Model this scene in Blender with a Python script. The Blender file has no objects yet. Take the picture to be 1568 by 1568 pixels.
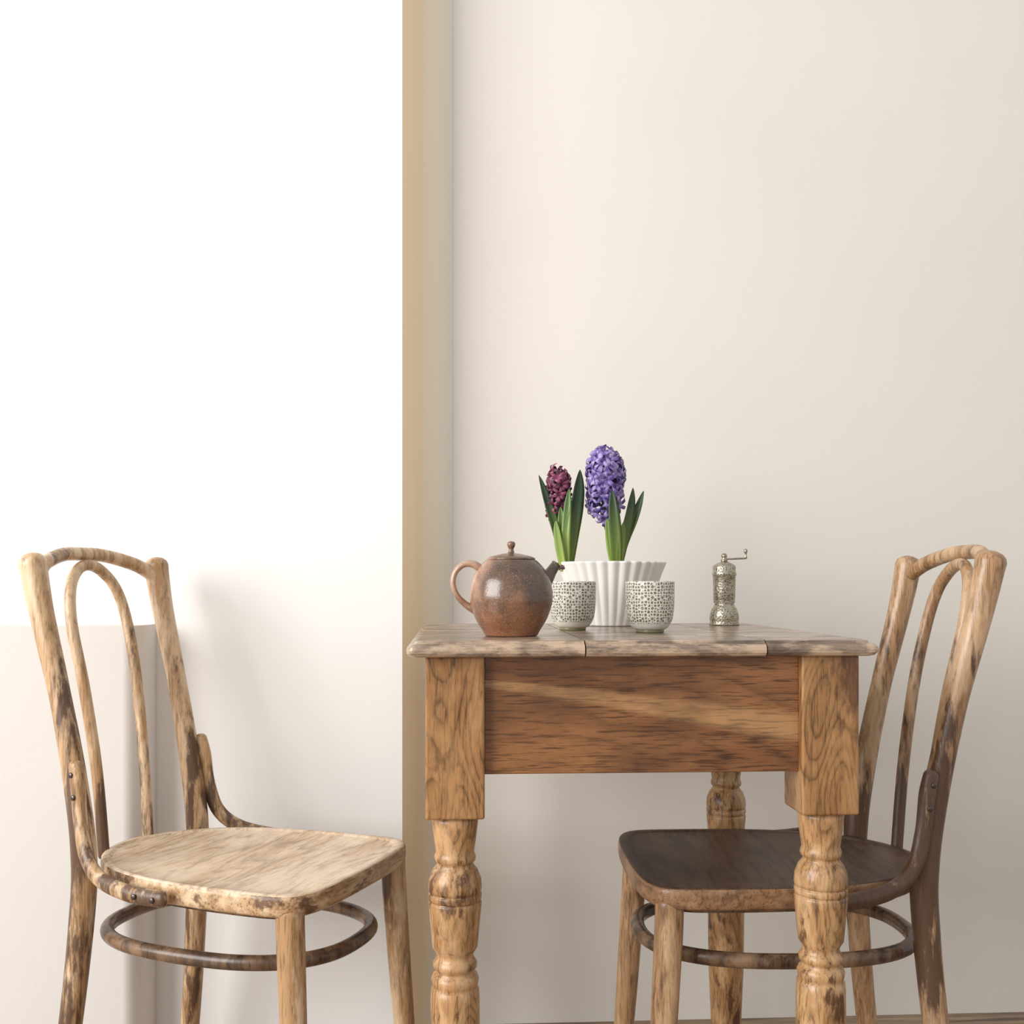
import bpy, bmesh, math, random
from mathutils import Vector, Matrix
random.seed(4)
scene = bpy.context.scene
scene.view_settings.view_transform = 'Standard'
scene.view_settings.look = 'None'
scene.view_settings.exposure = 0.0

# ------------------------------------------------------------ helpers
def new_mat(name):
    m = bpy.data.materials.new(name); m.use_nodes = True
    nt = m.node_tree
    b = nt.nodes['Principled BSDF']
    return m, nt, b

def N(nt, t, **kw):
    n = nt.nodes.new(t)
    for k, v in kw.items():
        if k in n.inputs: n.inputs[k].default_value = v
        else: setattr(n, k, v)
    return n

def ramp(nt, stops, interp='LINEAR'):
    r = nt.nodes.new('ShaderNodeValToRGB')
    cr = r.color_ramp; cr.interpolation = interp
    while len(cr.elements) < len(stops): cr.elements.new(0.5)
    for e, (p, c) in zip(cr.elements, stops):
        e.position = p; e.color = (c[0], c[1], c[2], 1)
    return r

def math_(nt, op, a, b=None, c=None, clamp=False):
    n = nt.nodes.new('ShaderNodeMath'); n.operation = op; n.use_clamp = clamp
    for i, v in enumerate((a, b, c)):
        if v is None: continue
        if isinstance(v, (int, float)): n.inputs[i].default_value = v
        else: nt.links.new(v, n.inputs[i])
    return n.outputs[0]

def wood(name, light, mid, dark, axis='Z', stretch=8, fig=14, nline=14, pores=420, rough=0.42, patch=0.5, patch_scale=7,
         patch_th=0.54, fine=0.5, patch_col=None, pale=None, pale_amt=0.5, band=False, line=0.5, bump=0.3, zdark=None, pstretch=.35, pwidth=.12, pale_th=.46):
    m, nt, b = new_mat(name); L = nt.links
    ax = 'XYZ'.index(axis)
    tc = N(nt, 'ShaderNodeTexCoord')
    oi = N(nt, 'ShaderNodeObjectInfo')
    add = N(nt, 'ShaderNodeVectorMath', operation='ADD')
    sc_ = N(nt, 'ShaderNodeVectorMath', operation='SCALE'); sc_.inputs[3].default_value = 3.0
    cmb = N(nt, 'ShaderNodeCombineXYZ')
    for k in range(3): L.new(oi.outputs['Random'], cmb.inputs[k])
    L.new(cmb.outputs[0], sc_.inputs[0])
    L.new(tc.outputs['Object'], add.inputs[0]); L.new(sc_.outputs[0], add.inputs[1])
    def mapped(st, loc=(0, 0, 0)):
        mp = N(nt, 'ShaderNodeMapping'); sc = [1, 1, 1]; sc[ax] = 1.0/st
        mp.inputs['Scale'].default_value = sc; mp.inputs['Location'].default_value = loc
        L.new(add.outputs[0], mp.inputs['Vector']); return mp.outputs[0]
    mp = mapped(stretch)
    n1 = N(nt, 'ShaderNodeTexNoise', Scale=20.0, Detail=3.0, Roughness=0.55)
    L.new(mp, n1.inputs['Vector'])
    r0 = ramp(nt, [(0.36, mid), (0.62, light)]); L.new(n1.outputs['Fac'], r0.inputs[0])
    n6 = N(nt, 'ShaderNodeTexNoise', Scale=float(fig), Detail=1.5, Roughness=0.35)
    L.new(mapped(stretch*.75, (1.3, 2.1, 4.4)), n6.inputs['Vector'])
    nw = N(nt, 'ShaderNodeTexNoise', Scale=260.0, Detail=2.0); L.new(mapped(8), nw.inputs['Vector'])
    ph = math_(nt, 'MULTIPLY_ADD', n6.outputs['Fac'], float(nline), math_(nt, 'MULTIPLY', nw.outputs['Fac'], .35))
    fr = math_(nt, 'FRACT', ph)
    rw = ramp(nt, [(0.0, (1-line*.9,)*3), (0.10, (1-line*.25,)*3), (0.45, (1, 1, 1)), (0.80, (1-line*.35,)*3), (1.0, (1-line,)*3)])
    L.new(fr, rw.inputs[0])
    mx0 = N(nt, 'ShaderNodeMixRGB', Fac=1.0, blend_type='MULTIPLY')
    L.new(r0.outputs[0], mx0.inputs[1]); L.new(rw.outputs[0], mx0.inputs[2])
    n3 = N(nt, 'ShaderNodeTexNoise', Scale=float(pores), Detail=2.0, Roughness=0.6)
    L.new(mapped(16), n3.inputs['Vector'])
    r3 = ramp(nt, [(0.34, (1-fine,)*3), (0.48, (1, 1, 1))])
    L.new(n3.outputs['Fac'], r3.inputs[0])
    mx1 = N(nt, 'ShaderNodeMixRGB', Fac=1.0, blend_type='MULTIPLY')
    L.new(mx0.outputs[0], mx1.inputs[1]); L.new(r3.outputs[0], mx1.inputs[2])
    cur = mx1.outputs[0]
    if pale:
        n5 = N(nt, 'ShaderNodeTexNoise', Scale=patch_scale*1.3, Detail=5.0, Roughness=0.7)
        L.new(mapped(1/pstretch, (3.1, 1.7, 5.3)), n5.inputs['Vector'])
        r5 = ramp(nt, [(pale_th, (0, 0, 0)), (pale_th+.13, (pale_amt,)*3)]); L.new(n5.outputs['Fac'], r5.inputs[0])
        mx5 = N(nt, 'ShaderNodeMixRGB'); mx5.inputs[2].default_value = (*pale, 1)
        L.new(r5.outputs[0], mx5.inputs[0]); L.new(cur, mx5.inputs[1]); cur = mx5.outputs[0]
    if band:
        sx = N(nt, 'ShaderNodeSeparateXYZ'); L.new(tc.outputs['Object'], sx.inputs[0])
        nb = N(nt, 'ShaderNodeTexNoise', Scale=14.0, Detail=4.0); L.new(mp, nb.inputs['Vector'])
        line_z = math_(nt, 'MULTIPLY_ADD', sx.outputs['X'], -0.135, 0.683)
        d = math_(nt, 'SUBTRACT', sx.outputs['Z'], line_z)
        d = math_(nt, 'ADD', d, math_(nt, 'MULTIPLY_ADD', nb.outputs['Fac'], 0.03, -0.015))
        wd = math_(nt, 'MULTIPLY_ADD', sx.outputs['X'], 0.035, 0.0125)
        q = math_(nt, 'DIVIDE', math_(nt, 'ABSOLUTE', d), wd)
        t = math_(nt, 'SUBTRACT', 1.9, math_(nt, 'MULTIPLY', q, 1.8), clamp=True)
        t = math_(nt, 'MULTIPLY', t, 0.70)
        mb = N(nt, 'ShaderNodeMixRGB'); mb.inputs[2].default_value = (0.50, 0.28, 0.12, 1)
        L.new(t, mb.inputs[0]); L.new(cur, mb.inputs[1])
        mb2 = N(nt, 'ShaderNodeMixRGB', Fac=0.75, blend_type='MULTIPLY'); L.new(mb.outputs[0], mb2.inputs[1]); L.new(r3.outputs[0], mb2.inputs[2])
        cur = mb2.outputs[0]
    n2 = N(nt, 'ShaderNodeTexNoise', Scale=float(patch_scale), Detail=6.0, Roughness=0.66)
    L.new(mapped(1/pstretch), n2.inputs['Vector'])
    src = n2.outputs['Fac']
    if zdark:  # adds more dark patches around a given height
        zc, zw, amt = zdark
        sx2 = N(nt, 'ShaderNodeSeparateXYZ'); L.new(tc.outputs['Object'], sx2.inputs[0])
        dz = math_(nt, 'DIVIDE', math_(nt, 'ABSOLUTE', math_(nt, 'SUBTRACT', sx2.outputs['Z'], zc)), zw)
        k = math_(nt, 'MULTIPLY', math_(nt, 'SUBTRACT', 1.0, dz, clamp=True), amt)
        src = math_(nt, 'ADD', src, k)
    r2 = ramp(nt, [(patch_th, (0, 0, 0)), (patch_th+pwidth, (patch, patch, patch))])
    L.new(src, r2.inputs[0])
    mx2 = N(nt, 'ShaderNodeMixRGB')
    mx2.inputs[2].default_value = (*(patch_col or dark), 1)
    L.new(r2.outputs[0], mx2.inputs[0]); L.new(cur, mx2.inputs[1])
    L.new(mx2.outputs[0], b.inputs['Base Color'])
    rr = N(nt, 'ShaderNodeMapRange'); rr.inputs['To Min'].default_value = rough-.08; rr.inputs['To Max'].default_value = rough+.14
    L.new(n2.outputs['Fac'], rr.inputs['Value']); L.new(rr.outputs[0], b.inputs['Roughness'])
    bp = N(nt, 'ShaderNodeBump', Strength=bump, Distance=0.0012)
    L.new(n3.outputs['Fac'], bp.inputs['Height']); L.new(bp.outputs[0], b.inputs['Normal'])
    return m

def plain(name, col, rough=0.6, metal=0.0, var=0.0, scale=20, bump=0.0, spec=0.5):
    m, nt, b = new_mat(name); L = nt.links
    tc = N(nt, 'ShaderNodeTexCoord')
    n = N(nt, 'ShaderNodeTexNoise', Scale=float(scale), Detail=4.0)
    L.new(tc.outputs['Object'], n.inputs['Vector'])
    c2 = tuple(max(0, c*(1-var)) for c in col); c1 = tuple(min(1, c*(1+var*0.5)) for c in col)
    r = ramp(nt, [(0.35, c2), (0.65, c1)])
    L.new(n.outputs['Fac'], r.inputs[0]); L.new(r.outputs[0], b.inputs['Base Color'])
    b.inputs['Roughness'].default_value = rough; b.inputs['Metallic'].default_value = metal
    b.inputs['Specular IOR Level'].default_value = spec
    if bump:
        bp = N(nt, 'ShaderNodeBump', Strength=bump, Distance=0.003)
        L.new(n.outputs['Fac'], bp.inputs['Height']); L.new(bp.outputs[0], b.inputs['Normal'])
    return m

def obj(name, bm, mat, parent=None, smooth=True, loc=None):
    bmesh.ops.recalc_face_normals(bm, faces=bm.faces)
    me = bpy.data.meshes.new(name); bm.to_mesh(me); bm.free()
    if smooth:
        for p in me.polygons: p.use_smooth = True
    o = bpy.data.objects.new(name, me); scene.collection.objects.link(o)
    for mm_ in (mat if isinstance(mat, (list, tuple)) else [mat]):
        if mm_: me.materials.append(mm_)
    if parent: o.parent = parent
    if loc: o.location = loc
    return o

def empty(name, loc, rz=0.0):
    e = bpy.data.objects.new(name, None); scene.collection.objects.link(e)
    e.location = loc; e.rotation_euler = (0, 0, rz); e.empty_display_size = 0.1
    return e

def catmull(pts, vals, n=8, closed=False):
    P = [Vector(p) for p in pts]; out = []; vo = []
    m = len(P); segs = m if closed else m-1
    for i in range(segs):
        def g(k):
            if closed: return k % m
            return min(max(k, 0), m-1)
        a, b_, c, d = (P[g(i-1)], P[g(i)], P[g(i+1)], P[g(i+2)])
        for j in range(n):
            t = j/n
            out.append(0.5*((2*b_)+(-a+c)*t+(2*a-5*b_+4*c-d)*t*t+(-a+3*b_-3*c+d)*t**3))
            vo.append(vals[g(i)]*(1-t)+vals[g(i+1)]*t)
    if not closed:
        out.append(P[-1].copy()); vo.append(vals[-1])
    return out, vo

def tube_bm(bm, pts, rad, n=8, seg=16, closed=False, flat=1.0, up=(0, 0, 1), cap=True):
    if not isinstance(rad, (list, tuple)): rad = [rad]*len(pts)
    P, R = catmull(pts, rad, n, closed)
    if not closed and cap:
        def endcap(p, d, r):
            return [(p+d*r*math.sin(a)*0.7, r*math.cos(a)) for a in (math.radians(25), math.radians(50), math.radians(75))]
        d0 = (P[0]-P[1]).normalized(); d1 = (P[-1]-P[-2]).normalized()
        e0 = endcap(P[0], d0, R[0]); e1 = endcap(P[-1], d1, R[-1])
        P = [e[0] for e in reversed(e0)]+P+[e[0] for e in e1]
        R = [e[1] for e in reversed(e0)]+R+[e[1] for e in e1]
    K = len(P); rings = []
    nrm = None
    for i in range(K):
        if closed: t = (P[(i+1) % K]-P[i-1]).normalized()
        else: t = (P[min(i+1, K-1)]-P[max(i-1, 0)]).normalized()
        if nrm is None:
            nrm = Vector(up); nrm = nrm-t*nrm.dot(t)
            if nrm.length < 0.05: nrm = Vector((1, 0, 0))-t*t.x
            nrm.normalize()
        else:
            nrm = (nrm-t*nrm.dot(t)).normalized()
        bi = t.cross(nrm)
        ring = []
        for k in range(seg):
            a = 2*math.pi*k/seg
            ring.append(bm.verts.new(P[i]+nrm*R[i]*math.cos(a)+bi*R[i]*flat*math.sin(a)))
        rings.append(ring)
    for i in range(K if closed else K-1):
        A, B = rings[i], rings[(i+1) % K]
        for k in range(seg):
            bm.faces.new((A[k], A[(k+1) % seg], B[(k+1) % seg], B[k]))
    if not closed:
        bm.faces.new(rings[0]); bm.faces.new(rings[-1])

def tube(name, pts, rad, mat, parent=None, **kw):
    bm = bmesh.new(); tube_bm(bm, pts, rad, **kw)
    return obj(name, bm, mat, parent)

def lathe_bm(bm, prof, c=(0, 0, 0), seg=48, rfun=None):
    uv = bm.loops.layers.uv.verify()
    rings = []; K = len(prof)
    L = [0]
    for i in range(1, K): L.append(L[-1]+math.hypot(prof[i][0]-prof[i-1][0], prof[i][1]-prof[i-1][1]))
    for (r, z) in prof:
        ring = []
        for k in range(seg):
            a = 2*math.pi*k/seg
            rr = max(r, 0.0002)
            if rfun: rr = rfun(rr, z, a)
            ring.append(bm.verts.new((c[0]+rr*math.cos(a), c[1]+rr*math.sin(a), c[2]+z)))
        rings.append(ring)
    for i in range(K-1):
        for k in range(seg):
            f = bm.faces.new((rings[i][k], rings[i][(k+1) % seg], rings[i+1][(k+1) % seg], rings[i+1][k]))
            uvs = [(k/seg, L[i]), ((k+1)/seg, L[i]), ((k+1)/seg, L[i+1]), (k/seg, L[i+1])]
            for lp, q in zip(f.loops, uvs): lp[uv].uv = q
    bm.faces.new(rings[0]); bm.faces.new(rings[-1])

def lathe(name, prof, mat, parent=None, c=(0, 0, 0), seg=48, rfun=None):
    bm = bmesh.new(); lathe_bm(bm, prof, c, seg, rfun)
    return obj(name, bm, mat, parent)

def smooth_prof(prof, n=5):
    P, _ = catmull([(r, 0, z) for r, z in prof], [0]*len(prof), n)
    return [(max(p.x, 0), p.z) for p in P]

def box_bm(bm, x0, x1, y0, y1, z0, z1, bev=0.0, seg=3):
    r = bmesh.ops.create_cube(bm, size=1.0)
    vs = r['verts']
    for v in vs:
        v.co = Vector(((x0+x1)/2+v.co.x*(x1-x0), (y0+y1)/2+v.co.y*(y1-y0), (z0+z1)/2+v.co.z*(z1-z0)))
    if bev:
        es = list({e for v in vs for e in v.link_edges})
        bmesh.ops.bevel(bm, geom=es, offset=bev, segments=seg, affect='EDGES', profile=0.5)

# ------------------------------------------------------------ materials
wall_white = plain('plaster_white', (0.90, 0.893, 0.878), 0.85, var=0.012, scale=3)
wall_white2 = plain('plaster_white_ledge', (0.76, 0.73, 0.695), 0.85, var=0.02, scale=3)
wall_cream = plain('plaster_cream', (0.80, 0.760, 0.700), 0.75, var=0.02, scale=2.5)
for m in (wall_white, wall_cream, wall_white2):
    nt = m.node_tree; b = nt.nodes['Principled BSDF']
    tc = N(nt, 'ShaderNodeTexCoord'); nz = N(nt, 'ShaderNodeTexNoise', Scale=90.0, Detail=3.0)
    bp = N(nt, 'ShaderNodeBump', Strength=0.08, Distance=0.003)
    nt.links.new(tc.outputs['Object'], nz.inputs['Vector']); nt.links.new(nz.outputs['Fac'], bp.inputs['Height'])
    nt.links.new(bp.outputs[0], b.inputs['Normal'])
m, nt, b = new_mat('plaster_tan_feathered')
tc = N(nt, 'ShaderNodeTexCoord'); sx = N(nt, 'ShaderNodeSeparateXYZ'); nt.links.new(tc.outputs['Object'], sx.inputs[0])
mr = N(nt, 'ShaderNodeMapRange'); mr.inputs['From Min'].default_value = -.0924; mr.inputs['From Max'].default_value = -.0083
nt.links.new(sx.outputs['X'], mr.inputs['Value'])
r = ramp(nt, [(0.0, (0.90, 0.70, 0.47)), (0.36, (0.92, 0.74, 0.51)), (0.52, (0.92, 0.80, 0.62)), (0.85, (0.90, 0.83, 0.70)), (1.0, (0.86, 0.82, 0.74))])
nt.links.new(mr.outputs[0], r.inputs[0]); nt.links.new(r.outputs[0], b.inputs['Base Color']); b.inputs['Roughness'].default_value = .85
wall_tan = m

CW = dict(axis='Z', stretch=14, fig=40, nline=6, pores=420, rough=0.30, line=.38, fine=.4, patch_scale=24, pstretch=.2, pwidth=.07)
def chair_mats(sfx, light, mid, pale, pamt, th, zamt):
    cw = wood('bentwood'+sfx, light, mid, (0.10, 0.05, 0.028), patch=.85, patch_th=th+.015, patch_col=(0.11, 0.05, 0.026), pale=pale, pale_amt=pamt, zdark=(.42, .12, .07), **CW)
    pw = wood('bentwood_post'+sfx, light, mid, (0.10, 0.05, 0.028), patch=.9, patch_th=th, patch_col=(0.075, 0.036, 0.021), pale=pale, pale_amt=pamt, zdark=(.45, .26, zamt), **CW)
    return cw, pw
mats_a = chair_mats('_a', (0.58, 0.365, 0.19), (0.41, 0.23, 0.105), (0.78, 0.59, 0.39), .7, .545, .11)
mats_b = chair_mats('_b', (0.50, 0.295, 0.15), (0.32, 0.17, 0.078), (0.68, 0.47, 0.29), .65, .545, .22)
ring_wood = wood('bentwood_dark', (0.20, 0.115, 0.065), (0.10, 0.056, 0.034), (0.04, 0.02, 0.014), axis='Z', stretch=2, fig=30, nline=3, pores=150, rough=0.25, line=.3, patch=0.85, patch_scale=16, patch_th=.50, patch_col=(0.035, 0.021, 0.015), pale=(.45, .29, .17), pale_amt=.4)
seat_wood = wood('seat_wood', (0.80, 0.61, 0.43), (0.66, 0.46, 0.29), (0.30, 0.16, 0.08), axis='Y', stretch=9, fig=16, nline=12, pores=420, rough=0.34, line=.38, fine=.4, patch=0.4, patch_scale=12, patch_th=.59, pale=(.85, .71, .55), pale_amt=.6)
seat_edge = wood('seat_edge', (0.62, 0.40, 0.22), (0.44, 0.25, 0.12), (0.12, 0.06, 0.03), axis='Y', stretch=4, fig=30, nline=6, pores=300, rough=0.34, line=.35, patch=0.85, patch_scale=24, patch_th=.54, pwidth=.07, patch_col=(.10, .045, .024), pale=(.78, .60, .40), pale_amt=.7)
seat_wood_dark = wood('seat_wood_dark', (0.125, 0.070, 0.042), (0.082, 0.046, 0.029), (0.02, 0.014, 0.012), axis='Y', stretch=10, fig=16, nline=9, pores=420, rough=0.44, line=.5, fine=.55, patch=0.3, patch_scale=7, pale=(.17, .10, .06), pale_amt=.5)
seat_edge_dark = wood('seat_edge_brown', (0.34, 0.18, 0.09), (0.22, 0.11, 0.05), (0.06, 0.03, 0.02), axis='Y', stretch=6, fig=30, nline=5, pores=300, rough=0.32, line=.4, patch=0.7, patch_scale=16, patch_th=.55, pale=(.48, .29, .16), pale_amt=.5)
oak_leg = wood('oak_upright', (0.54, 0.305, 0.135), (0.39, 0.20, 0.08), (0.10, 0.04, 0.018), axis='Z', stretch=5, fig=22, nline=12, pores=420, rough=0.30, line=.55, fine=.5, patch=0.9, patch_scale=34, patch_th=.565, pwidth=.06, patch_col=(.09, .036, .017), pale=(.66, .42, .22), pale_amt=.6)
oak_block = wood('oak_block', (0.41, 0.205, 0.078), (0.30, 0.14, 0.05), (0.08, 0.03, 0.014), axis='Z', stretch=4.5, fig=16, nline=18, pores=420, rough=0.30, line=.62, fine=.45, patch=0.75, patch_scale=24, patch_th=.57, pwidth=.08, pale=(.50, .28, .12), pale_amt=.5)
AP = dict(axis='X', stretch=5, fig=11, nline=11, pores=420, rough=0.30, line=.36, fine=.45, patch=0.72, patch_scale=9, patch_th=.49, patch_col=(.070, .028, .014), pwidth=.2, pstretch=.5)
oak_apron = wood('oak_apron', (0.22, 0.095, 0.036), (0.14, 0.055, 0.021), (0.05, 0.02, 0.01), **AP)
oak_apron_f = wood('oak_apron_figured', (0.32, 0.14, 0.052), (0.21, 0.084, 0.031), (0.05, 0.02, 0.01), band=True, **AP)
oak_top = wood('oak_top', (0.33, 0.245, 0.185), (0.22, 0.155, 0.115), (0.07, 0.04, 0.03), axis='X', stretch=9, fig=18, nline=10, pores=420, rough=0.20, line=.45, fine=.45, bump=.15, patch=0.75, patch_scale=26, patch_th=.54, pwidth=.08, patch_col=(.085, .055, .043), pale=(.60, .44, .31), pale_amt=.8)
metal_dark = plain('screw_metal', (0.12, 0.10, 0.09), 0.35, 0.9)

# ------------------------------------------------------------ room
H = 2.9
YB = 1.96
def prism(name, poly, z0, z1, mat, side_mats=None, smooth=()):
    bm = bmesh.new()
    lo = [bm.verts.new((x, y, z0)) for x, y in poly]; hi = [bm.verts.new((x, y, z1)) for x, y in poly]
    n = len(poly)
    for i in range(n):
        f = bm.faces.new((lo[i], lo[(i+1) % n], hi[(i+1) % n], hi[i]))
        if side_mats and i in side_mats: f.material_index = side_mats[i]
        f.smooth = i in smooth
    bm.faces.new(lo[::-1]); bm.faces.new(hi)
    bmesh.ops.recalc_face_normals(bm, faces=bm.faces)
    for e in bm.edges:
        if len(e.link_faces) == 2 and not (e.link_faces[0].smooth and e.link_faces[1].smooth): e.smooth = False
    me = bpy.data.meshes.new(name); bm.to_mesh(me); bm.free()
    for m in mat: me.materials.append(m)
    o = bpy.data.objects.new(name, me); scene.collection.objects.link(o); return o
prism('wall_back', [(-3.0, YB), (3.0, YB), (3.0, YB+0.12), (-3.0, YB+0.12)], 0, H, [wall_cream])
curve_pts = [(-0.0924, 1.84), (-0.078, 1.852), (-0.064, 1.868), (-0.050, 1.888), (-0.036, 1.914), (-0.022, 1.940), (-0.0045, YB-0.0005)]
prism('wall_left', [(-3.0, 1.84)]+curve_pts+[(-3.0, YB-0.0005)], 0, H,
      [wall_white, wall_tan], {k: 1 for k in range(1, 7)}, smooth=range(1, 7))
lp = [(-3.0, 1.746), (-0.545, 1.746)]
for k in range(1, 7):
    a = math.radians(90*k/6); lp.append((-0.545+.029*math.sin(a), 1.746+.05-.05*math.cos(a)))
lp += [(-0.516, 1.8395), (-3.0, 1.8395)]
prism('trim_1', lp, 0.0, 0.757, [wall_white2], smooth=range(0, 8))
floor_mat = wood('floor_boards', (0.42, 0.30, 0.20), (0.30, 0.20, 0.13), (0.2, 0.12, 0.07), axis='X', stretch=9, fig=8, nline=8, pores=80, rough=0.45, patch=0.2, patch_scale=2)
bm = bmesh.new(); box_bm(bm, -3.0, 3.0, -2.5, YB+0.12, -0.06, 0.0)
obj('floor', bm, floor_mat, smooth=False)

# ------------------------------------------------------------ dining chair
def dining_chair(loc, rz, seat_mat, edge_mat, mats):
    chair_wood, post_wood = mats
    e = empty('dining_chair', loc, rz)
    e.scale = (1.0, 0.90, 1.0)
    SZ = 0.435
    out = [(.217, 0), (.215, .09), (.207, .144), (.186, .176), (.13, .184), (.03, .182), (-.05, .170), (-.125, .138), (-.182, .080), (-.208, 0)]
    pts = [(x, y, 0) for x, y in out]+[(x, -y, 0) for x, y in out[-2:0:-1]]
    P, _ = catmull(pts, [0]*len(pts), 8, closed=True)
    bm = bmesh.new(); rings = []
    for s, z in [(0.92, -.029), (0.975, -.029), (0.992, -.026), (1.0, -.020), (1.0, -.007), (.994, -.0015), (.98, 0), (.935, 0), (.925, -.0022), (.915, -.0028), (.7, -.0045), (.4, -.006), (.1, -.006)]:
        rings.append([bm.verts.new((p.x*s, p.y*s, SZ+z)) for p in P])
    K = len(P)
    for i in range(len(rings)-1):
        for k in range(K):
            f = bm.faces.new((rings[i][k], rings[i][(k+1) % K], rings[i+1][(k+1) % K], rings[i+1][k]))
            if i < 5: f.material_index = 1
    bm.faces.new(rings[0]); bm.faces.new(rings[-1])
    obj('seat', bm, [seat_mat, edge_mat], e)
    for s, nm in ((1, 'back_post_1'), (-1, 'back_post_2')):
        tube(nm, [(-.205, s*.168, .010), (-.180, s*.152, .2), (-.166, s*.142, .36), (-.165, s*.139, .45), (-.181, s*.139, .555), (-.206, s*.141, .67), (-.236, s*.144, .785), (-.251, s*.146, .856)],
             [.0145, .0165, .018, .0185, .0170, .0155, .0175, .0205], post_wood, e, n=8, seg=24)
        tube('leg_'+('1' if s > 0 else '2'), [(.206, s*.172, .010), (.192, s*.166, .2), (.182, s*.160, .36), (.180, s*.159, .410)],
             [.0135, .017, .0188, .0188], chair_wood, e, seg=24)
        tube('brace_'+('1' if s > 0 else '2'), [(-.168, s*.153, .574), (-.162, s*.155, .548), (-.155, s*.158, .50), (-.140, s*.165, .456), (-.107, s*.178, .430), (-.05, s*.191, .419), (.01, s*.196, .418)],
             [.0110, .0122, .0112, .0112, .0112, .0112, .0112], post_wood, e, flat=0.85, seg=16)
        bm = bmesh.new()
        for q in [(-.167, s*.1645, .562), (-.161, s*.167, .532), (-.03, s*.2045, .419), (.000, s*.206, .418)]:
            bmesh.ops.create_uvsphere(bm, u_segments=12, v_segments=8, radius=0.0040, matrix=Matrix.Translation(q) @ Matrix.Diagonal((1, .5, 1, 1)))
        obj('screws_'+('1' if s > 0 else '2'), bm, metal_dark, e)
    tube('top_rail', [(-.246, -.140, .836), (-.262, -.108, .856), (-.278, -.05, .870), (-.283, 0, .872), (-.278, .05, .870), (-.262, .108, .856), (-.246, .140, .836)],
         [.0115, .011, .0105, .0105, .0105, .011, .0115], chair_wood, e, seg=20)
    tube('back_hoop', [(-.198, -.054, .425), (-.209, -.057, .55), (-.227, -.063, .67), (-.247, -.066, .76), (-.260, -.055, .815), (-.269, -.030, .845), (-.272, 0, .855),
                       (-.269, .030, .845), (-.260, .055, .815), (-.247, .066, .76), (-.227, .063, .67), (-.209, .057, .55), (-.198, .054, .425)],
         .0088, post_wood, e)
    pr = []
    for k in range(28):
        a = 2*math.pi*k/28; c, s_ = math.cos(a), math.sin(a)
        p = 2.5
        pr.append((.005+.192*math.copysign(abs(c)**(2/p), c), .150*math.copysign(abs(s_)**(2/p), s_), .330))
    tube('ring_stretcher', pr, .0102, ring_wood, e, closed=True, n=3)
    bm = bmesh.new(); rr = []
    for s, z in [(0.74, -.028), (0.86, -.028), (0.86, -.038), (0.74, -.038)]:
        rr.append([bm.verts.new((p.x*s, p.y*s, SZ+z)) for p in P])
    for i in range(4):
        for k in range(K): bm.faces.new((rr[i][k], rr[i][(k+1) % K], rr[(i+1) % 4][(k+1) % K], rr[(i+1) % 4][k]))
    obj('seat_frame', bm, ring_wood, e)
    return e
dining_chair((-.3165, 1.5385, 0), math.radians(-23.5), seat_wood, seat_edge, mats_a)
dining_chair((.461, 1.485, 0), math.radians(179.0), seat_wood_dark, seat_edge_dark, mats_b)

# ------------------------------------------------------------ dining table
T = empty('dining_table', (0.222, 1.4705, 0))
ox, oy = -0.222, -1.4705
LX = [0.0, 0.444]; LY = [1.248, 1.693]
leg_prof = [(.018, 0), (.021, .004), (.023, .03), (.020, .06), (.024, .10), (.0285, .20), (.0295, .30), (.0292, .335), (.0285, .344), (.026, .347), (.0275, .350), (.0285, .356), (.0265, .361), (.0225, .364), (.0225, .367),
            (.026, .370), (.0265, .375), (.024, .379), (.0218, .382), (.0225, .387), (.027, .394), (.0285, .41), (.0305, .43), (.0318, .446), (.0312, .4485), (.0294, .4495), (.0312, .4505), (.0318, .4525), (.0318, .457), (.0312, .4580), (.0294, .459), (.0312, .460),
            (.0320, .464), (.0312, .475), (.027, .4855), (.0225, .491), (.0215, .4945), (.0240, .4965), (.0250, .500), (.0240, .504), (.0228, .507), (.0240, .515), (.0260, .530), (.0275, .543), (.0275, .5515)]
i = 0
for yy in LY:
    for xx in LX:
        i += 1
        bm = bmesh.new()
        lathe_bm(bm, leg_prof, (0, 0, 0), 40)
        o = obj('leg_%d' % i, bm, oak_leg, T, loc=(xx+ox, yy+oy, 0))
        h = .0345
        bm = bmesh.new(); box_bm(bm, -h, h, -h, h, .5515, .742, bev=.003)
        obj('leg_block_%d' % i, bm, oak_block, T, smooth=False, loc=(xx+ox, yy+oy, 0))
zb = .602
def apron(nm, a, mt):
    bm = bmesh.new(); box_bm(bm, *a, bev=.0015)
    return obj(nm, bm, mt, T, smooth=False)
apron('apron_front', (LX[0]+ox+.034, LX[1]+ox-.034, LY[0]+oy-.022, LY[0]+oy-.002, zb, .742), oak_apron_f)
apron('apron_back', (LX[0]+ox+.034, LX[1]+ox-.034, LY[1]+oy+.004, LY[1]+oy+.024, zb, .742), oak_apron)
apron('apron_side_1', (LX[0]+ox-.024, LX[0]+ox-.004, LY[0]+oy+.034, LY[1]+oy-.034, zb, .742), oak_apron)
apron('apron_side_2', (LX[1]+ox+.004, LX[1]+ox+.024, LY[0]+oy+.034, LY[1]+oy-.034, zb, .742), oak_apron)
x0, x1, y0, y1 = -.056+ox, .498+ox, 1.197+oy, 1.744+oy
cuts = [x0-.01, .1504+ox, .363+ox, x1+.01]
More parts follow.
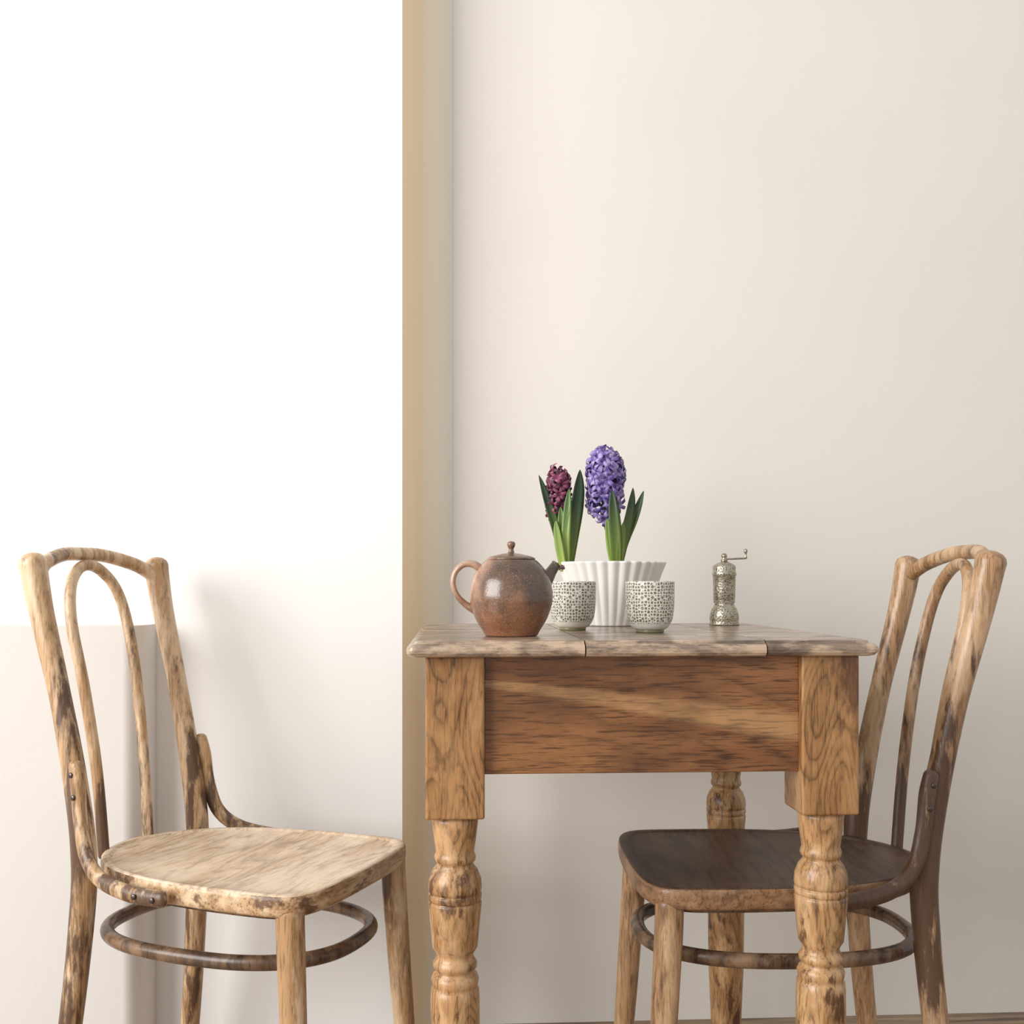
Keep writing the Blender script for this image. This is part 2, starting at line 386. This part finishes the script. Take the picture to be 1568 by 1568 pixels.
for bi in range(3):
    bm = bmesh.new(); rings = []
    for ins, z in [(.016, .741), (.007, .741), (.003, .7425), (.0005, .7455), (0, .749), (.0008, .7525), (.004, .7555), (.0075, .7565), (.0085, .7568), (.0095, .7592), (.013, .760)]:
        a, b_, c, d = x0+ins, x1-ins, y0+ins, y1-ins
        r = .010; ring = []
        for cx, cy, st in ((b_-r, d-r, 0), (a+r, d-r, 90), (a+r, c+r, 180), (b_-r, c+r, 270)):
            for k in range(6):
                t = math.radians(st+90*k/5); ring.append(bm.verts.new((cx+r*math.cos(t), cy+r*math.sin(t), z)))
        rings.append(ring)
    K = len(rings[0])
    for q in range(len(rings)-1):
        for k in range(K): bm.faces.new((rings[q][k], rings[q][(k+1) % K], rings[q+1][(k+1) % K], rings[q+1][k]))
    bm.faces.new(rings[0][::-1]); bm.faces.new(rings[-1])
    for xc, sgn in ((cuts[bi]+(.0008 if bi else 0), -1), (cuts[bi+1]-(.0008 if bi < 2 else 0), 1)):
        g = bm.verts[:]+bm.edges[:]+bm.faces[:]
        r = bmesh.ops.bisect_plane(bm, geom=g, plane_co=(xc, 0, 0), plane_no=(sgn, 0, 0), clear_outer=True)
        ed = [q for q in r['geom_cut'] if isinstance(q, bmesh.types.BMEdge)]
        if ed: bmesh.ops.holes_fill(bm, edges=ed)
    obj('top_board_%d' % (bi+1), bm, oak_top, T, smooth=False)
TZ = .7602

# ------------------------------------------------------------ teapot
m, nt, b = new_mat('brown_glaze'); L = nt.links
tc = N(nt, 'ShaderNodeTexCoord'); n1 = N(nt, 'ShaderNodeTexNoise', Scale=16.0, Detail=5.0, Roughness=0.6); L.new(tc.outputs['Object'], n1.inputs['Vector'])
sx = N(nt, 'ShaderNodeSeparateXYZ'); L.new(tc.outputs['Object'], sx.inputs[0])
v = math_(nt, 'MULTIPLY_ADD', sx.outputs['X'], -2.8, n1.outputs['Fac'])  # left-side highlight painted into the glaze colour, darkening towards the right
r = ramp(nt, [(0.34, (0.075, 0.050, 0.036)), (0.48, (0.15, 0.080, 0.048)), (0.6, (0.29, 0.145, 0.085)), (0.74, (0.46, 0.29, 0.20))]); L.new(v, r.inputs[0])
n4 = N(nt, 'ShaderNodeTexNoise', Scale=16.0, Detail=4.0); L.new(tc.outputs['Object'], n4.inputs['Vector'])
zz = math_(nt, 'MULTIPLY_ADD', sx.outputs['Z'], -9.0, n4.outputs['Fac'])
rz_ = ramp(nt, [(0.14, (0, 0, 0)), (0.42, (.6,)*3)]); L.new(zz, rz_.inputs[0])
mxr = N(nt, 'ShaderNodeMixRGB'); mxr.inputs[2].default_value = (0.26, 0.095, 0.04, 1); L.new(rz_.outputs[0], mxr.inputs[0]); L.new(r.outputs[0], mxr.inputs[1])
n2 = N(nt, 'ShaderNodeTexNoise', Scale=520.0, Detail=2.0); L.new(tc.outputs['Object'], n2.inputs['Vector'])
rs = ramp(nt, [(0.60, (0, 0, 0)), (0.70, (.28,)*3)]); L.new(n2.outputs['Fac'], rs.inputs[0])
mxs = N(nt, 'ShaderNodeMixRGB'); mxs.inputs[2].default_value = (0.55, 0.42, 0.30, 1); L.new(rs.outputs[0], mxs.inputs[0]); L.new(mxr.outputs[0], mxs.inputs[1])
rs2 = ramp(nt, [(0.32, (.6,)*3), (0.42, (1, 1, 1))]); L.new(n2.outputs['Fac'], rs2.inputs[0])
mxd = N(nt, 'ShaderNodeMixRGB', Fac=1.0, blend_type='MULTIPLY'); L.new(mxs.outputs[0], mxd.inputs[1]); L.new(rs2.outputs[0], mxd.inputs[2])
L.new(mxd.outputs[0], b.inputs['Base Color'])
bp = N(nt, 'ShaderNodeBump', Strength=0.25, Distance=0.0006); L.new(n2.outputs['Fac'], bp.inputs['Height']); L.new(bp.outputs[0], b.inputs['Normal'])
b.inputs['Roughness'].default_value = 0.22; b.inputs['Specular IOR Level'].default_value = .8
glaze = m
TP = empty('teapot', (.0708, 1.318, TZ), math.radians(-3))
lathe('body', smooth_prof([(.028, 0), (.033, .0008), (.036, .006), (.0455, .022), (.0515, .040), (.0525, .054), (.0495, .070), (.0425, .084), (.035, .0925), (.031, .0955), (.026, .096)], 5), glaze, TP, seg=64)
lathe('lid', smooth_prof([(.029, .0945), (.0305, .096), (.0300, .0980), (.024, .1005), (.012, .1035), (.005, .1045), (.0035, .107), (.0032, .110), (.0045, .1125), (.0052, .1155), (.0040, .1185), (.0005, .1195)], 4), glaze, TP, seg=48)
tube('handle', [(-.038, 0, .084), (-.048, 0, .0905), (-.060, 0, .090), (-.0700, 0, .081), (-.0735, 0, .067), (-.069, 0, .052), (-.058, 0, .040), (-.046, 0, .033)],
     [.0055, .0048, .0040, .0036, .0036, .0036, .0042, .0058], glaze, TP, seg=14, flat=1.5)
tube('spout', [(.034, .012, .060), (.044, .015, .071), (.051, .017, .081), (.0565, .018, .089), (.058, .0185, .091)], [.014, .0098, .0072, .0062, .0066], glaze, TP, seg=20, cap=False)
tube('spout_hole', [(.0575, .0185, .0905), (.0583, .0187, .0915)], [.0045, .0045], plain('dark_hole', (.02, .015, .012), .8), TP, seg=16, cap=False)

# ------------------------------------------------------------ cups
m, nt, b = new_mat('pierced_ceramic'); L = nt.links
uv = N(nt, 'ShaderNodeUVMap'); mp = N(nt, 'ShaderNodeMapping'); mp.inputs['Scale'].default_value = (48, 240, 1); L.new(uv.outputs[0], mp.inputs['Vector'])
vo = N(nt, 'ShaderNodeTexVoronoi', Scale=1.0, Randomness=0.45, feature='DISTANCE_TO_EDGE'); L.new(mp.outputs[0], vo.inputs['Vector'])
r = ramp(nt, [(0.14, (0, 0, 0)), (0.20, (1, 1, 1))]); L.new(vo.outputs['Distance'], r.inputs[0])
sx = N(nt, 'ShaderNodeSeparateXYZ'); L.new(uv.outputs[0], sx.inputs[0])
rm = ramp(nt, [(0.0215, (0, 0, 0)), (0.0225, (1, 1, 1)), (0.0785, (1, 1, 1)), (0.0795, (0, 0, 0))]); L.new(sx.outputs['Y'], rm.inputs[0])
mp2 = N(nt, 'ShaderNodeMapping'); mp2.inputs['Scale'].default_value = (15, 70, 1); mp2.inputs['Location'].default_value = (0, -.03, 0); L.new(uv.outputs[0], mp2.inputs['Vector'])
v2 = N(nt, 'ShaderNodeTexVoronoi', Scale=1.0, Randomness=0.0, distance='MANHATTAN'); L.new(mp2.outputs[0], v2.inputs['Vector'])
d1 = ramp(nt, [(0.17, (1, 1, 1)), (0.20, (0, 0, 0))]); L.new(v2.outputs['Distance'], d1.inputs[0])
d2 = ramp(nt, [(0.26, (0, 0, 0)), (0.30, (1, 1, 1))]); L.new(v2.outputs['Distance'], d2.inputs[0])
a_ = math_(nt, 'MULTIPLY', r.outputs[0], d2.outputs[0]); a_ = math_(nt, 'MAXIMUM', a_, math_(nt, 'MULTIPLY', d1.outputs[0], .9))
mm_out = math_(nt, 'MULTIPLY', a_, rm.outputs[0])
mx = N(nt, 'ShaderNodeMixRGB'); mx.inputs[1].default_value = (0.74, 0.72, 0.64, 1); mx.inputs[2].default_value = (0.17, 0.16, 0.10, 1)
L.new(mm_out, mx.inputs[0]); L.new(mx.outputs[0], b.inputs['Base Color'])
bp = N(nt, 'ShaderNodeBump', Strength=0.6, Distance=0.0015, invert=True); L.new(mm_out, bp.inputs['Height']); L.new(bp.outputs[0], b.inputs['Normal'])
b.inputs['Roughness'].default_value = 0.35
cupm = m
cup_glaze = plain('cup_foot_glaze', (0.22, 0.22, 0.12), 0.3)
def cup(loc, rz):
    e = empty('patterned_cup', loc, rz)
    lathe('body', smooth_prof([(.010, .003), (.020, .004), (.026, .009), (.0305, .019), (.0325, .034), (.0330, .052), (.0330, .0675), (.0322, .0686), (.0312, .0675), (.0310, .050), (.029, .020), (.020, .009), (.002, .008)], 5), cupm, e, seg=64)
    lathe('foot', [(.015, 0), (.0185, 0), (.0190, .0015), (.0190, .0045), (.015, .0052)], cup_glaze, e)
cup((.1675, 1.483, TZ), 0.3)
cup((.264, 1.405, TZ), 1.7)

# ------------------------------------------------------------ ribbed planter
white_cer = plain('white_ceramic', (0.80, 0.79, 0.75), 0.35, var=0.03)
PL = (.247, 1.645, TZ)
PE = empty('ribbed_planter', PL)
def flute(r, z, a):
    if z < .002 or r < .03: return r
    k = 30
    t = 0.5+0.5*math.cos(a*k)
    return r*(1-0.048*(1-t**0.6)*min(1, (z+.02)/.05))
lathe('pot', [(.040, 0), (.050, .0005), (.052, .003), (.060, .025), (.070, .055), (.080, .082), (.0862, .097), (.0872, .0992), (.0862, .1002), (.0835, .0998), (.080, .094), (.072, .075), (.054, .03), (.02, .025)], white_cer, PE, seg=30*10, rfun=flute)
lathe('soil', [(.0722, .0815), (.068, .0835), (.04, .085), (.002, .086)], plain('soil', (0.05, 0.032, 0.02), 0.95, var=0.5, scale=120, bump=0.8), PE)

# ------------------------------------------------------------ hyacinths
def leafmat(nm, base, tip):
    m, nt, b = new_mat(nm); L = nt.links
    tc = N(nt, 'ShaderNodeTexCoord'); sx = N(nt, 'ShaderNodeSeparateXYZ'); L.new(tc.outputs['Object'], sx.inputs[0])
    mr = N(nt, 'ShaderNodeMapRange'); mr.inputs['From Max'].default_value = 0.14; L.new(sx.outputs['Z'], mr.inputs['Value'])
    r = ramp(nt, [(0.0, base), (0.75, tip)]); L.new(mr.outputs[0], r.inputs[0])
    L.new(r.outputs[0], b.inputs['Base Color']); b.inputs['Roughness'].default_value = 0.38
    return m
leaf_m = leafmat('hyacinth_leaf', (0.26, 0.36, 0.08), (0.028, 0.062, 0.025))
leaf_l = leafmat('hyacinth_leaf_light', (0.38, 0.50, 0.12), (0.10, 0.19, 0.045))
bulb_m = plain('bulb_skin', (0.10, 0.04, 0.05), 0.5, var=0.5, scale=150)
def petal(nm, c1, c2, c3):
    m, nt, b = new_mat(nm); L = nt.links
    tc = N(nt, 'ShaderNodeTexCoord'); n = N(nt, 'ShaderNodeTexNoise', Scale=95.0, Detail=3.0); L.new(tc.outputs['Object'], n.inputs['Vector'])
    r = ramp(nt, [(0.36, c1), (0.5, c2), (0.64, c3)]); L.new(n.outputs['Fac'], r.inputs[0]); L.new(r.outputs[0], b.inputs['Base Color'])
    b.inputs['Roughness'].default_value = 0.45
    return m
fl_blue = petal('violet_petal', (0.06, 0.035, 0.19), (0.19, 0.13, 0.40), (0.48, 0.40, 0.68))
fl_red = petal('plum_petal', (0.055, 0.010, 0.032), (0.17, 0.028, 0.075), (0.36, 0.09, 0.18))
def leaf(bm, pts, w, face):
    P, _ = catmull(pts, [0]*len(pts), 8)
    face = Vector(face).normalized(); rows = []; K = len(P)
    for i, p in enumerate(P):
        t = (P[min(i+1, K-1)]-P[max(i-1, 0)]).normalized()
        s = t.cross(face).normalized(); nn = s.cross(t)
        u = i/(K-1)
        ww = w*(0.62+0.38*math.sin(math.pi*min(u*1.1, 1)))*(1-max(0, (u-.72)/.28)**2.2)+.0003
        row = []
        for q in (-1, -.5, 0, .5, 1):
            row.append(bm.verts.new(p+s*q*ww+nn*(abs(q)**1.5)*ww*.55))
        for q in (.5, 0, -.5):
            row.append(bm.verts.new(p+s*q*ww+nn*((abs(q)**1.5)*ww*.55-.0012)))
        rows.append(row)
    M = len(rows[0])
    for i in range(K-1):
        for k in range(M): bm.faces.new((rows[i][k], rows[i][(k+1) % M], rows[i+1][(k+1) % M], rows[i+1][k]))
    bm.faces.new(rows[0]); bm.faces.new(rows[-1])
def floret(bm, p, d, s):
    d = d.normalized(); a = d.orthogonal().normalized(); b2 = d.cross(a)
    tube_bm(bm, [p-d*s*.8, p+d*s*.25], [s*.16, s*.24], n=1, seg=6, cap=False)
    ph = random.random()*6
    for k in range(6):
        t = ph+2*math.pi*k/6; o = a*math.cos(t)+b2*math.sin(t); sd = d.cross(o)
        rows = []
        for (rr, hh, w) in ((.12, .2, .15), (.42, .48, .19), (.8, .45, .17), (1.02, .12, .03)):
            c = p+o*rr*s+d*hh*s
            rows.append((bm.verts.new(c-sd*w*s), bm.verts.new(c+d*.06*s), bm.verts.new(c+sd*w*s)))
        for i in range(3):
            bm.faces.new((rows[i][0], rows[i][1], rows[i+1][1], rows[i+1][0])); bm.faces.new((rows[i][1], rows[i][2], rows[i+1][2], rows[i+1][1]))
def hyacinth(x, y, leaves, fc, z0, z1, R, nf, fs, fmat, extra=()):
    e = empty('hyacinth', (x, y, TZ+.086))
    lathe('bulb', smooth_prof([(.004, .001), (.012, .002), (.0155, .006), (.012, .012), (.007, .017), (.004, .020)], 3), bulb_m, e, c=(0, -.01, 0), seg=20)
    bm = bmesh.new(); bl = bmesh.new()
    for pts, w, f, li in leaves: leaf(bl if li else bm, pts, w, f)
    obj('leaves', bm, leaf_m, e); obj('young_leaves', bl, leaf_l, e)
    tube('stem', [(0, -.01, .008), (fc[0]*.6, fc[1]*.5-.003, z0*.6), (fc[0], fc[1], z0), (fc[0], fc[1], z1-.01)], [.005, .0045, .004, .003], leaf_l, e, seg=10)
    bm = bmesh.new()
    ga = 2.39996
    for k in range(nf):
        u = (k+.5)/nf; z = z0+(z1-z0)*u; a = k*ga+random.uniform(-.3, .3)
        rr = R*(0.66+0.34*math.sin(math.pi*(.15+.75*u)))*(1 if u < .8 else 1-.6*((u-.8)/.2)**1.6)*random.uniform(.85, 1.13)
        d = Vector((math.cos(a), math.sin(a), -.35+1.3*max(0, u-.45)+random.uniform(-.3, .3)))
        floret(bm, Vector((fc[0]+math.cos(a)*rr*.68, fc[1]+math.sin(a)*rr*.68, z)), d, fs*random.uniform(.85, 1.15))
    for q, d in extra: floret(bm, Vector(q), Vector(d), fs)
    obj('flower_spike', bm, fmat, e)
hyacinth(.172, 1.645, [
    ([(-.002, -.01, .0), (-.010, -.014, .05), (-.022, -.016, .09), (-.041, -.014, .150)], .0085, (.2, -1, .1), 0),
    ([(.003, -.012, 0), (.009, -.020, .06), (.017, -.024, .11), (.0225, -.024, .158)], .0115, (.3, -1, .0), 0),
    ([(.002, -.018, 0), (.000, -.028, .05), (.002, -.030, .09), (.005, -.030, .128)], .0068, (-.1, -1, 0), 1),
    ([(.005, 0, 0), (.016, -.002, .07), (.024, -.002, .11), (.029, -.002, .146)], .009, (-.3, -1, .0), 0),
    ([(-.002, -.02, 0), (-.010, -.028, .04), (-.016, -.030, .078)], .0062, (-.4, -1, 0), 1),
    ([(0, -.012, 0), (-.004, -.022, .05), (-.008, -.024, .10)], .0075, (0, -1, 0), 1)],
    (-.009, -.002), .088, .157, .0195, 34, .0125, fl_red)
hyacinth(.252, 1.640, [
    ([(0, -.02, 0), (-.004, -.034, .05), (-.008, -.040, .09), (-.010, -.040, .124)], .0092, (0, -1, 0), 0),
    ([(.003, -.01, 0), (.014, -.012, .045), (.030, -.014, .085), (.044, -.012, .126)], .0068, (-.3, -1, 0), 0),
    ([(.002, -.01, 0), (.010, -.018, .05), (.019, -.020, .09), (.026, -.018, .130)], .0085, (.4, -1, 0), 0),
    ([(-.002, -.015, 0), (-.010, -.022, .04), (-.016, -.026, .082)], .0060, (-.3, -1, 0), 1),
    ([(.002, -.022, 0), (.004, -.030, .04), (.008, -.034, .075)], .0065, (.2, -1, 0), 1),
    ([(0, 0, 0), (-.005, .010, .06), (-.022, .015, .11)], .0070, (0, 1, 0), 0)],
    (-.016, -.004), .110, .184, .0300, 54, .0165, fl_blue,
    extra=[((-.028, -.015, .094), (-.7, -.4, -.6)), ((-.018, -.02, .084), (-.2, -.7, -.8)), ((-.036, -.008, .102), (-1, -.2, -.3)), ((-.012, -.022, .096), (.1, -1, -.6)), ((.000, -.015, .104), (.6, -1, -.4))])

# ------------------------------------------------------------ pepper mill
m, nt, b = new_mat('engraved_brass_silver'); L = nt.links
tc = N(nt, 'ShaderNodeTexCoord'); vo = N(nt, 'ShaderNodeTexVoronoi', Scale=330.0); L.new(tc.outputs['Object'], vo.inputs['Vector'])
r = ramp(nt, [(0.15, (0.10, 0.085, 0.06)), (0.5, (0.46, 0.42, 0.33))]); L.new(vo.outputs['Distance'], r.inputs[0]); L.new(r.outputs[0], b.inputs['Base Color'])
bp = N(nt, 'ShaderNodeBump', Strength=0.7, Distance=0.0007); L.new(vo.outputs['Distance'], bp.inputs['Height']); L.new(bp.outputs[0], b.inputs['Normal'])
b.inputs['Metallic'].default_value = 0.8; b.inputs['Roughness'].default_value = 0.36
engr = m
smoothm = plain('mill_metal', (0.40, 0.35, 0.27), 0.28, 0.9, var=0.3, scale=80)
ME = empty('pepper_mill', (.427, 1.639, TZ))
lathe('body', [(.018, 0), (.0232, .0), (.0236, .002), (.0225, .005), (.0222, .007), (.0232, .010), (.0225, .018), (.0195, .026), (.0165, .031), (.0152, .034), (.0172, .037), (.0165, .039), (.0170, .040), (.0175, .060), (.0178, .078), (.0190, .080), (.0190, .083), (.0178, .085), (.0182, .092), (.0165, .0955), (.010, .099), (.005, .101)], engr, ME, seg=40)
lathe('cap', [(.004, .100), (.0055, .1015), (.0055, .104), (.0030, .106), (.0045, .1085), (.0048, .111), (.0030, .1135), (.001, .1145)], smoothm, ME, seg=20)
tube('crank', [(-.003, 0, .1055), (.012, -.001, .1055), (.034, -.002, .1065)], [.0016, .0014, .0016], smoothm, ME, seg=8)
lathe('crank_knob', [(.0018, 0), (.003, .001), (.0016, .004), (.0018, .008), (.0032, .011), (.0026, .0145), (.0008, .0155)], smoothm, ME, c=(.034, -.002, .106), seg=16)

# ------------------------------------------------------------ light
w = bpy.data.worlds.new('world'); scene.world = w; w.use_nodes = True
bg = w.node_tree.nodes['Background']; bg.inputs[0].default_value = (1.0, 0.988, 0.97, 1); bg.inputs[1].default_value = 0.69
def area(name, loc, target, sx_, sy_, power, col):
    l = bpy.data.lights.new(name, 'AREA'); l.shape = 'RECTANGLE'; l.size = sx_; l.size_y = sy_; l.energy = power; l.color = col
    o = bpy.data.objects.new(name, l); scene.collection.objects.link(o); o.location = loc
    o.rotation_euler = (Vector(target)-Vector(loc)).to_track_quat('-Z', 'Y').to_euler(); return o
area('window_light', (-2.9, -0.6, 1.85), (0.2, 1.8, 1.0), 2.6, 2.3, 168, (1.0, 0.988, 0.97))

# ------------------------------------------------------------ camera
cd = bpy.data.cameras.new('camera'); cam = bpy.data.objects.new('camera', cd); scene.collection.objects.link(cam)
cd.sensor_width = 36; cd.lens = 36.73; cd.shift_y = 111/1568
cam.location = (0, 0, .825); cam.rotation_euler = (math.radians(90), 0, math.radians(-3.12))
cd.clip_start = 0.02
scene.camera = cam
